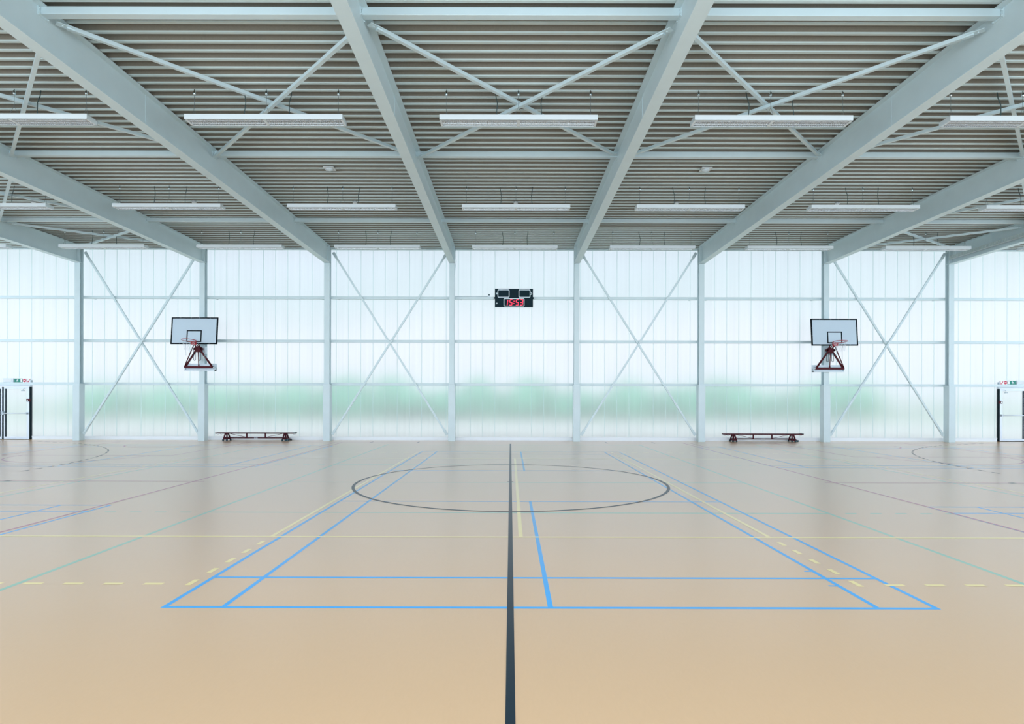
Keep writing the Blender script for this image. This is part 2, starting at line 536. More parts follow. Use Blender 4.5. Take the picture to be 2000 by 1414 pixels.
# ------------------------------------------------------------------ horizontal wall rails between the columns
lev = ['lowest', 'middle', 'uppermost']
for i in range(-4, 5):
    for j, z in enumerate(RAIL_Z):
        x0, x1 = bayx(i) - BAY / 2 + 0.02, bayx(i) + BAY / 2 - 0.02
        r = MB()
        r.box(x0, x1, COL_Y + 0.22, COL_Y + 0.32, z - 0.05, z + 0.05)
        o = r.build('wall_rail', M['steel'], loc=(bayx(i), COL_Y + 0.27, z))
        tag(o, f'{lev[j]} white horizontal rail on frosted wall, {bay_phrase(i)}', 'rail', 'horizontal rails of the frosted wall', 'thing')
        for e in (x0 + 0.3, x1 - 0.3):
            c = MB(); c.box(e - 0.03, e + 0.03, COL_Y + 0.32, WALL_Y - 0.001, z - 0.03, z + 0.03)
            c.build('bracket', M['steel'], o).matrix_parent_inverse = Matrix.Translation((-bayx(i), -COL_Y - 0.27, -z))

# ------------------------------------------------------------------ columns
FW = 0.20
def column(k):
    x = colx(k)
    extra = ''
    if abs(k) == 2.5: extra = ', carrying a basketball backboard'
    t = thing('wall_column', (x, COL_Y + 0.1, 0), f'white steel wall column, {col_phrase(k)}{extra}', 'column', 'white columns along the frosted wall')
    s = MB()
    y0 = 0.0 - 0.1
    h, tf, tw = 0.20, 0.014, 0.010
    s.box(-FW / 2, FW / 2, y0, y0 + tf, 2.0, BEAM_LO)
    s.box(-FW / 2, FW / 2, y0 + h - tf, y0 + h, 2.0, BEAM_HI)
    s.box(-tw / 2, tw / 2, y0 + tf, y0 + h - tf, 2.0, BEAM_HI)
    s.box(-FW / 2, FW / 2, y0, y0 + 0.014, BEAM_LO, BEAM_HI)
    s.build('shaft', M['steel'], t)
    c = MB(); c.box(-0.128, 0.128, y0 - 0.05, y0 + h + 0.04, 0.0, RAIL_Z[0] + 0.0)
    c.build('casing', M['steel'], t, bevel=0.006)
    for z in (BEAM_LO + 0.01, BEAM_HI - 0.16):
        for sg in (-1, 1):
            p = MB(); p.box(min(sg * tw / 2, sg * (FW / 2 - 0.002)), max(sg * tw / 2, sg * (FW / 2 - 0.002)), y0 + tf, y0 + h - tf, z - 0.006, z + 0.006)
            p.build('stiffener', M['steel'], t)
for k in [q + 0.5 for q in range(-5, 5)]: column(k)

# ------------------------------------------------------------------ roof beams
def beam(k):
    x = colx(k)
    t = thing('roof_beam', (x, 7.0, BEAM_LO), f'deep white steel roof beam running to the wall column {col_phrase(k)}', 'beam', 'white roof beams')
    y0, y1 = BACK_Y - 7.0, COL_Y - 0.005 - 7.0
    H = BEAM_HI - BEAM_LO
    fw, tf, tw = 0.112, 0.018, 0.012
    s = MB()
    s.prism([(-fw, 0), (fw, 0), (fw, tf), (tw / 2, tf), (tw / 2, H - tf), (fw, H - tf), (fw, H), (-fw, H), (-fw, H - tf), (-tw / 2, H - tf), (-tw / 2, tf), (-fw, tf)], 'y', y0, y1)
    s.build('girder', M['steel'], t)
    e = MB()
    e.box(-fw, fw, y1 - 0.02, y1, -0.0, H)
    e.build('end_plate', M['steel'], t)
    sp = MB()
    sp.box(-0.014, 0.014, 4.15 - 0.004, 4.15 + 0.004, tf, H - tf)
    sp.build('splice_plate', M['steel'], t)
for k in [q + 0.5 for q in range(-4, 4)]: beam(k)

# ------------------------------------------------------------------ purlins
prow = {1: 'nearest the camera', 2: 'in the middle of the roof', 3: 'nearest the frosted wall'}
for i in range(-3, 4):
    for j in (1, 2, 3):
        yy = PURLIN_Y[j]
        xa, xb = bayx(i) - BAY / 2 + 0.006, bayx(i) + BAY / 2 - 0.006
        t = thing('purlin', (bayx(i), yy, 7.385), f'white square roof tube {prow[j]}, {bay_phrase(i)}', 'purlin', 'square tubes under the roof deck')
        s = MB(); hw = (xb - xa) / 2
        s.box(-hw + 0.012, hw - 0.012, -0.06, 0.06, -0.06, 0.06)
        s.build('tube', M['steel'], t, bevel=0.006)
        for sg in (-1, 1):
            p = MB()
            p.box(min(sg * hw, sg * (hw - 0.012)), max(sg * hw, sg * (hw - 0.012)), -0.10, 0.10, -0.09, 0.045)
            for yb in (-0.082, 0.082):
                for zb in (-0.06, 0.02): p.lathe([(0.013, -0.012), (0.013, 0.012)], (sg * (hw - 0.018), yb, zb), 'x', 6)
            p.build('end_plate', M['steel'], t)
# eave tube where the deck meets the frosted wall
for i in range(-4, 5):
    xa, xb = bayx(i) - BAY / 2 + 0.01, bayx(i) + BAY / 2 - 0.01
    s = MB(); s.box(xa, xb, WALL_Y - 0.10, WALL_Y - 0.015, DECK - 0.055, DECK - 0.001)
    tag(s.build('eave_rail', M['steel'], loc=(bayx(i), WALL_Y - 0.06, DECK - 0.03)), f'slim white rail where roof meets frosted wall, {bay_phrase(i)}', 'rail', 'rails under the roof edge', 'thing')

# ------------------------------------------------------------------ diagonal braces
def brace(t, a, b, w, up, plate_dir):
    """tube a->b with a gusset plate and bolt at both ends; coordinates relative to t"""
    a, b = Vector(a), Vector(b)
    d = (b - a).normalized()
    s = MB()
    s.bar(a + d * 0.10, b - d * 0.10, w, w, up)
    o = s.build('brace_tube', M['steel'], t)
    for e, q in ((a, d), (b, -d)):
        g = MB()
        g.bar(e - q * 0.03, e + q * 0.20, 0.11, 0.012, plate_dir)
        n = Vector(plate_dir).normalized()
        for u in (0.05,):
            c = e + q * u
            g.tube([c - n * 0.018, c + n * 0.018], 0.014, 6)
        g.build('gusset_plate', M['steel'], t)
ZB = 7.30
def roof_brace(i, y0, y1, where):
    xa, xb = bayx(i) - BAY / 2 + 0.10, bayx(i) + BAY / 2 - 0.10
    for sg in (1, -1):
        A, B = (xa, y0 + 0.18), (xb, y1 - 0.16)
        if sg < 0: A, B = (xb, y0 + 0.18), (xa, y1 - 0.16)
        z = ZB if sg < 0 else ZB + 0.0
        zz = 0.0 if sg < 0 else 0.066
        cx, cy = (A[0] + B[0]) / 2, (A[1] + B[1]) / 2
        away = 'rising to the right away from the camera' if sg > 0 else 'rising to the left away from the camera'
        lean = 'slanting right with distance' if sg > 0 else 'slanting left with distance'
        t = thing('roof_brace', (cx, cy, z + zz - 0.035), f'white diagonal roof tube {where}, {lean}, {bay_phrase(i)}', 'brace', 'diagonal tubes under the roof deck')
        brace(t, (A[0] - cx, A[1] - cy, 0), (B[0] - cx, B[1] - cy, 0), 0.062, (0, 0, 1), (0, 0, 1))
for i in range(-3, 4): roof_brace(i, PURLIN_Y[1], PURLIN_Y[2], 'above nearest lamps')
for i in (-3, 3):
    roof_brace(i, PURLIN_Y[2], PURLIN_Y[3], 'above middle lamps')
    roof_brace(i, PURLIN_Y[3], COL_Y - 0.05, 'above farthest lamps')

def wall_brace(i):
    xa, xb = bayx(i) - BAY / 2 + 0.20, bayx(i) + BAY / 2 - 0.20
    for sg in (1, -1):
        yy = COL_Y + (0.09 if sg > 0 else 0.158)
        A, B = ((xa, 0.26), (xb, 7.20)) if sg > 0 else ((xb, 0.26), (xa, 7.20))
        cx = bayx(i)
        word = 'top right' if sg > 0 else 'top left'
        t = thing('wall_brace', (cx, yy, 0), f'white diagonal wall tube rising to the {word} corner, {bay_phrase(i)}', 'brace', 'crossed tubes on the frosted wall')
        brace(t, (A[0] - cx, 0, A[1]), (B[0] - cx, 0, B[1]), 0.066, (0, 1, 0), (0, 1, 0))
for i in (-3, -1, 1, 3): wall_brace(i)

# ------------------------------------------------------------------ hanging lamps
LY = (11.0, 16.0, 20.25)
LTOP = 6.93
def make_lamp():
    t = thing('hanging_lamp', (0, 0, LTOP), 'x', 'lamp', 'long white louvred lamps under the roof')
    L, D, H = 2.95, 0.29, 0.095
    s = MB()
    hx, hy = L / 2, D / 2
    s.box(-hx, hx, -hy, -hy + 0.012, -H, 0)
    s.box(-hx, hx, hy - 0.012, hy, -H, 0)
    s.box(-hx, hx, -hy, hy, -0.012, 0)
    for sg in (-1, 1): s.box(min(sg * hx, sg * (hx - 0.035)), max(sg * hx, sg * (hx - 0.035)), -hy, hy, -H, 0)
    s.box(-0.025, 0.025, -hy, hy, -H, 0)
    # inward lips along the bottom edge and the joint between the two halves
    s.box(-hx, hx, -hy, -hy + 0.026, -H, -H + 0.008)
    s.box(-hx, hx, hy - 0.026, hy, -H, -H + 0.008)
    s.box(-0.003, 0.003, -hy - 0.0015, -hy, -H, 0)
    s.build('housing', M['lamp'], t)
    for sg in (-1, 1):
        lv = MB()
        a, b = (0.03, hx - 0.04) if sg > 0 else (-hx + 0.04, -0.03)
        for yy in (-0.058, 0.058):
            lv.prism([(yy - 0.014, -0.03), (yy + 0.014, -0.03), (yy + 0.005, -H + 0.006), (yy - 0.005, -H + 0.006)], 'x', a, b)
        nb = 34
        for q in range(nb + 1):
            x = a + (b - a) * q / nb
            lv.box(x - 0.0018, x + 0.0018, -hy + 0.014, hy - 0.014, -H + 0.006, -0.045)
        lv.build('louvre', M['louvre'], t)
        tb = MB()
        for yy in (-0.098, 0.0, 0.098): tb.tube([(a, yy, -0.032), (b, yy, -0.032)], 0.012, 8)
        tb.build('fluorescent_tube', M['tube'], t)
    up = DECK - LTOP
    for x in (-1.36, 0.0, 1.36):
        w = MB()
        w.tube([(x, 0, up - 0.09), (x, 0, up * 0.40)], 0.004, 5)
        if x == 0.0: ends = [(-0.09, -0.03), (0.09, 0.03)]
        else: ends = [(0, -0.06), (0, 0.06)]
        for ex, ey in ends: w.tube([(x, 0, up * 0.40), (x + ex, ey, -0.001)], 0.003, 5)
        wo_ = w.build('suspension_wire', M['wire'], t)
        hk = MB()
        hk.lathe([(0.008, up + 0.0), (0.010, up - 0.03), (0.022, up - 0.035), (0.024, up - 0.085), (0.014, up - 0.105)], (x, 0, 0), 'z', 10)
        hk.build('ceiling_clip', M['chrome'], wo_)
    for x, bend in ((-0.43, 0.035), (0.45, -0.03)):
        c = MB()
        c.tube([(x - bend * 0.6, 0.05, up + 0.05), (x + bend * 0.1, 0.05, up * 0.8), (x + bend * 0.9, 0.02, up * 0.55), (x + bend * 0.5, 0, up * 0.2), (x, 0, -0.002)], 0.0085, 6)
        c.build('power_cord', M['cord'], t)
    return t
lamp0 = make_lamp()
rown = ['row nearest the camera', 'middle row', 'row close to the frosted wall']
first = True
for r, yy in enumerate(LY):
    m = (2, 3, 4)[r]
    for i in range(-m, m + 1):
        o = lamp0 if first else copy_tree(lamp0)
        first = False
        o.location = (bayx(i), yy, LTOP)
        o['label'] = f'long white hanging lamp, {rown[r]}, {bay_phrase(i)}'

# ------------------------------------------------------------------ detectors on the deck
def detector(x, y, big, label):
    if big:
        t = thing('ceiling_speaker', (x, y, DECK), label, 'ceiling sensor', 'square plates on the roof deck')
        s = MB(); s.box(-0.13, 0.13, -0.13, 0.13, -0.022, 0.0)
        s.build('square_plate', M['lamp'], t)
        d = MB(); d.lathe([(0.095, -0.022), (0.09, -0.04), (0.05, -0.06), (0.012, -0.066)], (0, 0, 0), 'z', 20)
        d.build('dome', M['plate'], t)
    else:
        t = thing('smoke_detector', (x, y, DECK), label, 'smoke detector', 'round detectors on the roof deck')
        s = MB(); s.lathe([(0.055, 0.0), (0.055, -0.018), (0.05, -0.022)], (0, 0, 0), 'z', 18)
        s.build('mount', M['lamp'], t)
        d = MB(); d.lathe([(0.065, -0.022), (0.062, -0.05), (0.035, -0.07), (0.01, -0.072)], (0, 0, 0), 'z', 18)
        d.build('sensor_head', M['lamp'], t)
for i in (-1, 1): detector(bayx(i) + 0.03, 14.75, True, f'square white plate with dome under the roof, {bay_phrase(i)}')
for i in range(-3, 4): detector(bayx(i), 17.25, False, f'small round smoke detector under the roof, {bay_phrase(i)}')

# ------------------------------------------------------------------ scoreboard
def scoreboard():
    X, Y, Z = 0.125, COL_Y + 0.20, 0.0
    W, z0, z1 = 1.46, 5.145, 5.845
    zc = (z0 + z1) / 2
    t = thing('scoreboard', (X, Y, zc), 'black electronic scoreboard showing 15:53 in red digits', 'scoreboard')
    hw = W / 2
    sc = W / 1228.0           # photo-crop pixels to metres
    def P(px, py): return ((px - 1054) * sc, (525 - py) * sc)
    c = MB()
    c.box(-hw, hw, -0.06, 0.015, 0.005, zc * 0 + 0.35)
    c.box(-hw, hw, -0.06, 0.015, -0.35, -0.005)
    c.box(-hw + 0.01, hw - 0.01, -0.05, 0.015, -0.01, 0.01)
    c.build('case', M['score_case'], t)
    for sg in (-1, 1):
        l = MB(); l.box(min(sg * hw, sg * (hw + 0.025)), max(sg * hw, sg * (hw + 0.025)), -0.05, 0.01, -0.03, 0.03)
        l.build('mounting_lug', M['score_case'], t)
    def rrect(x0, z0_, x1, z1_, r, w, name):
        # rounded outline as a flat frame of small depth
        def loop(d):
            pts = []
            rr = max(r - d, 0.004)
            for cx, cz, a0 in ((x1 - r, z1_ - r, 0), (x0 + r, z1_ - r, PI / 2), (x0 + r, z0_ + r, PI), (x1 - r, z0_ + r, 1.5 * PI)):
                for q in range(6):
                    a = a0 + q * PI / 10
                    pts.append((cx + rr * math.cos(a), cz + rr * math.sin(a)))
            return pts
        o_, i_ = loop(0), loop(w)
        m = MB(); n = len(o_)
        vs = [(p[0], yy, p[1]) for yy in (-0.066, -0.059) for lp in (o_, i_) for p in lp]
        fs = []
        for q in range(n):
            p = (q + 1) % n
            fs += [(q, p, n + p, n + q), (2 * n + q, 3 * n + q, 3 * n + p, 2 * n + p), (q, 2 * n + q, 2 * n + p, p), (n + q, n + p, 3 * n + p, 3 * n + q)]
        m.add(vs, fs)
        m.build(name, M['score_line'], t)
    for a, b in (((525, 515), (910, 255)), ((1205, 515), (1585, 255)), ((722, 800), (1392, 540))):
        p, q = P(*a), P(*b)
        rrect(p[0], p[1], q[0], q[1], 0.045, 0.026, 'outline_frame')
    def strokes(name, segs, w, m, y=-0.064, d=0.008):
        s = MB()
        for (ax, ay), (bx_, by_) in segs:
            a, b = P(ax, ay), P(bx_, by_)
            s.bar((a[0], y, a[1]), (b[0], y, b[1]), w, d, (0, 1, 0))
            y -= 0.0003
        return s.build(name, m, t)
    strokes('letter', [((482, 345), (482, 425)), ((526, 345), (526, 425)), ((482, 385), (526, 385))], 0.018, M['score_line'], -0.068)
    g = []
    cx, cy, R = 1602, 382, 31
    pts = [(cx + R * math.cos(math.radians(a)), cy - R * math.sin(math.radians(a)) * 1.15) for a in range(40, 361, 20)]
    g = list(zip(pts[:-1], pts[1:])) + [((cx + R, cy), (cx + 5, cy))]
    strokes('letter', g, 0.018, M['score_line'], -0.068)
    # seven-segment digits, slanted
    SEG = {'a': ((0, 0), (1, 0)), 'b': ((1, 0), (1, 1)), 'c': ((1, 1), (1, 2)), 'd': ((0, 2), (1, 2)), 'e': ((0, 1), (0, 2)), 'f': ((0, 0), (0, 1)), 'g': ((0, 1), (1, 1))}
    def digit(segs, xl, xr):
        out = []
        yt, yb = 583, 760
        for s_ in segs:
            (ax, ay), (bx_, by_) = SEG[s_]
            def q(u, v):
                yv = yt + (yb - yt) * v / 2
                return (xl + (xr - xl) * u + (yb - yv) * 0.13, yv)
            a, b = q(ax, ay), q(bx_, by_)
            out.append(((a[0] + (b[0] - a[0]) * 0.04, a[1] + (b[1] - a[1]) * 0.06), (b[0] - (b[0] - a[0]) * 0.04, b[1] - (b[1] - a[1]) * 0.06)))
        strokes('digit', out, 0.033, M['led'])
    digit('bc', 775, 838)
    digit('acdfg', 905, 985)
    digit('acdfg', 1112, 1192)
    digit('abcdg', 1245, 1325)
    dots = MB()
    for (px, py) in ((1056, 632), (1050, 708)):
        p = P(px, py); dots.lathe([(0.021, -0.068), (0.021, -0.060)], (p[0], 0, p[1]), 'y', 14)
    dots.build('colon', M['led'], t)
    lb = MB()
    for x0, x1 in ((790, 960), (990, 1185), (1215, 1340)):
        a, b = P(x0, 790), P(x1, 790)
        lb.box(a[0], b[0], -0.069, -0.060, a[1] - 0.011, a[1] + 0.011)
    lb.build('caption_strip', M['plate'], t)
    kn = MB(); p = P(500, 705); kn.lathe([(0.03, -0.066), (0.03, -0.058)], (p[0], 0, p[1]), 'y', 18)
    kn.build('buzzer', M['grey'], t)
scoreboard()

# junction box and cable beside the scoreboard
t = thing('junction_box', (-0.83, COL_Y + 0.26, RAIL_Z[2] + 0.05), 'small grey box sitting on the wall rail beside the scoreboard', 'junction box')
s = MB(); s.box(-0.035, 0.035, -0.03, 0.03, 0, 0.05); s.build('body', M['plate'], t)
s = MB(); s.lathe([(0.022, -0.05), (0.026, -0.03), (0.026, 0.02)], (0.0, -0.01, 0.075), 'y', 12); s.build('lens_head', M['rubber'], t)
s = MB()
s.tube([(colx(-0.5) + 0.11, COL_Y + 0.235, RAIL_Z[2] + 0.062), (-1.6, COL_Y + 0.235, RAIL_Z[2] + 0.062), (-0.88, COL_Y + 0.235, RAIL_Z[2] + 0.06)], 0.011, 6)
tag(s.build('cable', M['grey']), 'thin grey cable lying on the rail leading to the scoreboard box', 'cable', None, 'thing')
s = MB()
cx = colx(-0.5)
s.tube([(cx + 0.115, COL_Y + 0.02, 7.38), (cx + 0.15, COL_Y - 0.02, 7.2), (cx + 0.145, COL_Y, 7.0), (cx + 0.16, COL_Y, 6.85), (cx + 0.12, COL_Y + 0.02, 6.6), (cx + 0.108, COL_Y + 0.03, 6.4), (cx + 0.106, COL_Y + 0.05, 5.56)], 0.012, 7)
tag(s.build('cable', M['plate']), 'pale cable running down the column beside the scoreboard', 'cable', None, 'thing')

# ------------------------------------------------------------------ wall-mounted basketball hoops
def hoop(k, label):
    X = colx(k)
    t = thing('basketball_hoop', (X, COL_Y, 0), label, 'basketball hoop', 'wall-mounted basketball hoops')
    def P(x, y, z): return (x, y - COL_Y, z)
    s = MB(); s.box(-0.575, 0.575, -0.16, -0.052, 2.665, 2.70); s.box(-0.575, 0.575, -0.075, -0.0, 2.665, 2.93); s.box(-0.575, -0.56, -0.16, -0.05, 2.665, 2.80); s.box(0.56, 0.575, -0.16, -0.05, 2.665, 2.80)
    s.build('mounting_plate', M['plate'], t)
    s = MB(); s.box(-0.54, 0.54, -0.26, -0.165, 2.755, 2.835); s.build('hinge_bar', M['red_steel'], t, bevel=0.006)
    s = MB(); s.tube([(-0.56, -0.21, 2.79), (0.56, -0.21, 2.79)], 0.022, 10); s.build('hinge_pin', M['chrome'], t)
    ap = (0, -0.26, 3.50)
    for sg in (-1, 1):
        s = MB(); s.bar((sg * 0.49, -0.215, 2.83), (sg * 0.06, -0.26, 3.46), 0.055, 0.05, (0, 1, 0)); s.build('strut', M['red_steel'], t)
        s = MB(); s.tube([(sg * 0.52, -0.25, 2.82), (sg * 0.05, -0.47, 3.62)], 0.019, 8); s.build('stay', M['red_steel'], t)
    s = MB(); s.tube([(0, -0.22, 2.82), (0, -0.27, 3.45)], 0.018, 8); s.lathe([(0.03, 0), (0.022, 0.07)], (0, -0.22, 2.83), 'z', 10); s.build('centre_post', M['red_steel'], t)
    s = MB()
    s.box(-0.15, 0.15, -0.30, -0.20, 3.43, 3.51); s.box(-0.09, 0.09, -0.33, -0.17, 3.36, 3.56)
    for x in (-0.13, 0.13): s.lathe([(0.045, -0.05), (0.045, 0.05)], (x, -0.25, 3.48), 'y', 12)
    for sg in (-1, 1):
        s.bar((sg * 0.03, -0.28, 3.52), (sg * 0.13, -0.46, 3.72), 0.035, 0.03)
        s.bar((sg * 0.10, -0.26, 3.50), (sg * 0.02, -0.46, 3.78), 0.03, 0.03)
    s.build('mechanism', M['red_steel'], t, bevel=0.004)
    for x in (-0.12, 0.075):
        c = MB()
        pts = []
        for q in range(13):
            a = PI * q / 12
            pts.append((x - 0.036 * math.cos(a), -0.29, 3.10 - 0.06 * math.sin(a)))
        pts = [(x - 0.045, -0.29, 3.46), (x - 0.04, -0.29, 3.28)] + pts + [(x + 0.038, -0.29, 3.28), (x + 0.03, -0.29, 3.45)]
        c.tube(pts, 0.010, 6)
        c.build('hose_loop', M['rubber'], t)
    for x, zb in ((-0.37, 3.22), (0.34, 3.12)):
        c = MB(); c.tube([(x, -0.46, 3.66), (x, -0.45, 3.45), (x + 0.01, -0.44, zb)], 0.006, 5); c.lathe([(0.012, 0), (0.012, 0.1)], (x, -0.462, 3.55), 'z', 6)
        c.build('pull_cord', M['grey'], t)
    s = MB(); s.box(0.06, 0.20, -0.10, -0.0, 3.30, 3.59); s.build('winch_box', M['plate'], t, bevel=0.005)
    # backboard leaning forward at its foot
    R = Matrix.Rotation(math.radians(-5.0), 4, 'X')
    C0 = Vector((0, -0.52, 4.13))
    def T(p): return tuple(C0 + R @ Vector(p))
    def place(mb): mb.v = [T(v) for v in mb.v]; return mb
    hw, hh, d = 0.862, 0.505, 0.03
    b = place(MB().box(-hw + 0.03, hw - 0.03, -d / 2, d / 2, -hh + 0.03, hh - 0.03)).build('backboard', M['board'], t)
    e = MB(); w = 0.045
    for x0, x1, z0, z1 in ((-hw, hw, hh - w, hh), (-hw, hw, -hh, -hh + w), (-hw, -hw + w, -hh + w, hh - w), (hw - w, hw, -hh + w, hh - w)): e.box(x0, x1, -d / 2 - 0.004, d / 2 + 0.004, z0, z1)
    place(e).build('edge_frame', M['black'], b)
    q = MB(); rw, rz0, rz1 = 0.28, -0.425, 0.02; w = 0.042
    for x0, x1, z0, z1 in ((-rw, rw, rz1 - w, rz1), (-rw, rw, rz0, rz0 + w), (-rw, -rw + w, rz0 + w, rz1 - w), (rw - w, rw, rz0 + w, rz1 - w)): q.box(x0, x1, -d / 2 - 0.003, -d / 2 + 0.002, z0, z1)
    place(q).build('target_square', M['black'], b)
    sc_ = MB()
    for x in (-0.53, -0.13, 0.17, 0.57):
        for z in (hh - 0.022, -hh + 0.022): sc_.lathe([(0.008, -d / 2 - 0.007), (0.008, -d / 2 - 0.003)], (x, 0, z), 'y', 8)
    for z in (-0.12, 0.16):
        for x in (-hw + 0.022, hw - 0.022): sc_.lathe([(0.008, -d / 2 - 0.007), (0.008, -d / 2 - 0.003)], (x, 0, z), 'y', 8)
    place(sc_).build('screws', M['grey'], b)
    lg = MB()
    for x0, x1 in ((0.62, 0.66), (0.665, 0.70), (0.71, 0.76), (0.765, 0.79)): lg.box(x0, x1, -d / 2 - 0.003, -d / 2 + 0.001, hh - 0.075, hh - 0.060)
    place(lg).build('maker_mark', M['grey'], b)
    fr = MB()
    for x in (-0.3, 0.3): fr.box(x - 0.025, x + 0.025, d / 2, d / 2 + 0.05, -0.48, 0.4)
    for z in (-0.40, 0.1): fr.box(-0.5, 0.5, d / 2 + 0.002, d / 2 + 0.04, z - 0.025, z + 0.025)
    place(fr).build('rear_frame', M['red_steel'], b)
    # rim
    rc = Vector((0, -0.36, -0.42)); rr = 0.238
    rm = MB(); rm.tube([rc + Vector((rr * math.cos(a), rr * math.sin(a), 0)) for a in (2 * PI * j / 36 for j in range(36))], 0.011, 8, closed=True)
    for sg in (-1, 1):
        rm.tube([(sg * 0.09, -0.03, -0.43), (sg * 0.15, -0.16, -0.425), (sg * 0.17, -0.20, -0.42)], 0.010, 6)
        rm.tube([(sg * 0.07, -0.03, -0.50), (sg * 0.07, -0.135, -0.425)], 0.009, 6)
    rim = place(rm).build('rim', M['rim'], t)
    br_ = MB(); br_.box(-0.10, 0.10, -0.03, -d / 2, -0.53, -0.39)
    br_.add([(-0.09, -0.03, -0.53), (0.09, -0.03, -0.53), (0.09, -0.03, -0.40), (-0.09, -0.03, -0.40), (-0.07, -0.125, -0.42), (0.07, -0.125, -0.42), (0.07, -0.125, -0.405), (-0.07, -0.125, -0.405)],
            [(0, 1, 2, 3), (7, 6, 5, 4), (0, 4, 5, 1), (3, 2, 6, 7), (0, 3, 7, 4), (1, 5, 6, 2)])
    place(br_).build('rim_bracket', M['rim'], rim)
    nm = MB(); N = 12
    lv = [(0.232, -0.005), (0.20, -0.10), (0.165, -0.19), (0.145, -0.28), (0.14, -0.36)]
    for j in range(N):
        for dd in (1, -1):
            pts = []
            for q2, (r_, z_) in enumerate(lv):
                a = 2 * PI * (j + dd * q2 * 0.5) / N
                pts.append(rc + Vector((r_ * math.cos(a), r_ * math.sin(a), z_)))
            nm.tube(pts, 0.0026, 4)
    place(nm).build('net', M['net'], rim)
hoop(-2.5, 'white basketball backboard with red rim on the column above the bench by the left door')
hoop(2.5, 'white basketball backboard with red rim on the column beside the bench by the right door')

# ------------------------------------------------------------------ gymnastic benches
def make_bench():
    t = thing('gym_bench', (0, 0, 0), 'x', 'bench', 'dark red gym benches along the frosted wall')
    L = 3.04; h = L / 2
    s = MB(); s.box(-h, h, -0.12, 0.12, 0.272, 0.312); s.build('seat_plank', M['bench_top'], t, bevel=0.006)
    s = MB(); s.box(-h + 0.33, h - 0.33, -0.032, 0.032, 0.088, 0.128); s.build('balance_beam', M['bench_top'], t, bevel=0.004)
    s = MB()
    for x0, x1 in ((-0.04, -0.012), (-0.008, 0.02), (0.03, 0.065), (0.07, 0.09)): s.box(x0 - 0.02, x1 - 0.02, -0.034, -0.0315, 0.099, 0.114)
    s.build('maker_mark', M['plate'], t)
    for x in (-0.355, 0.355):
        s = MB(); s.box(x - 0.02, x + 0.02, -0.025, 0.025, 0.12, 0.275); s.build('post', M['bench_top'], t)
    for sg in (-1, 1):
        s = MB(); s.bar((sg * 1.0, 0, 0.268), (sg * 0.38, 0, 0.135), 0.014, 0.014); s.build('tie_rod', M['red_steel'], t)
        x = sg * 1.125
        lg = MB()
        for dx in (-0.035, 0.045):
            for sy in (-1, 1):
                lg.bar((x + dx * 0.8, sy * 0.05, 0.272), (x + dx * 1.6, sy * 0.15, 0.045), 0.03, 0.045, (1, 0, 0))
        lg.box(x - 0.06, x + 0.06, -0.16, 0.16, 0.05, 0.085)
        lg.box(x - 0.05, x + 0.07, -0.05, 0.05, 0.085, 0.13)
        lo = lg.build('leg_frame', M['bench_top'], t)
        for sy in (-1, 1):
            f = MB()
            if sg < 0:
                for dx in (-0.065, 0.075): f.box(x + dx - 0.022, x + dx + 0.022, sy * 0.15 - 0.025, sy * 0.15 + 0.025, 0.0, 0.06)
                f.build('rubber_foot', M['rubber'], lo)
            else:
                f.box(x - 0.087, x - 0.043, sy * 0.15 - 0.025, sy * 0.15 + 0.025, 0.0, 0.06)
                f.build('rubber_foot', M['rubber'], lo)
                w = MB()
                w.lathe([(0.034, -0.014), (0.038, -0.008), (0.038, 0.008), (0.034, 0.014)], (x + 0.16, sy * 0.13, 0.04), 'y', 16)
                w.lathe([(0.034, -0.014), (0.038, -0.008), (0.038, 0.008), (0.034, 0.014)], (x + 0.075, sy * 0.15, 0.038), 'y', 16)
                w.build('wheel', M['rubber'], lo)
        if sg > 0:
            a = MB(); a.bar((x + 0.05, 0.0, 0.11), (x + 0.17, 0, 0.05), 0.27, 0.02, (0, 0, 1)); a.build('wheel_arm', M['red_steel'], lo)
    for x0, ww in ((-h + 0.06, 0.10), (-h + 0.20, 0.10), (h - 0.06, 0.09)):
        k = MB()
        k.tube([(x0 - ww / 2, 0, 0.272), (x0 - ww / 2, 0, 0.246), (x0, 0, 0.238), (x0 + ww / 2, 0, 0.246), (x0 + ww / 2, 0, 0.272)], 0.007, 6)
        k.build('hook', M['chrome'], t)
    s = MB(); s.box(h - 0.075, h + 0.004, -0.122, 0.122, 0.30, 0.318); s.build('end_pad', M['rubber'], t)
    return t
b1 = make_bench()
b1.location = (-9.74, 22.32, 0)
b1['label'] = 'dark red wooden gym bench beside the column with the left backboard'
b2 = copy_tree(b1)
b2.location = (9.66, 22.32, 0)
b2['label'] = 'dark red wooden gym bench beside the column with the right backboard'

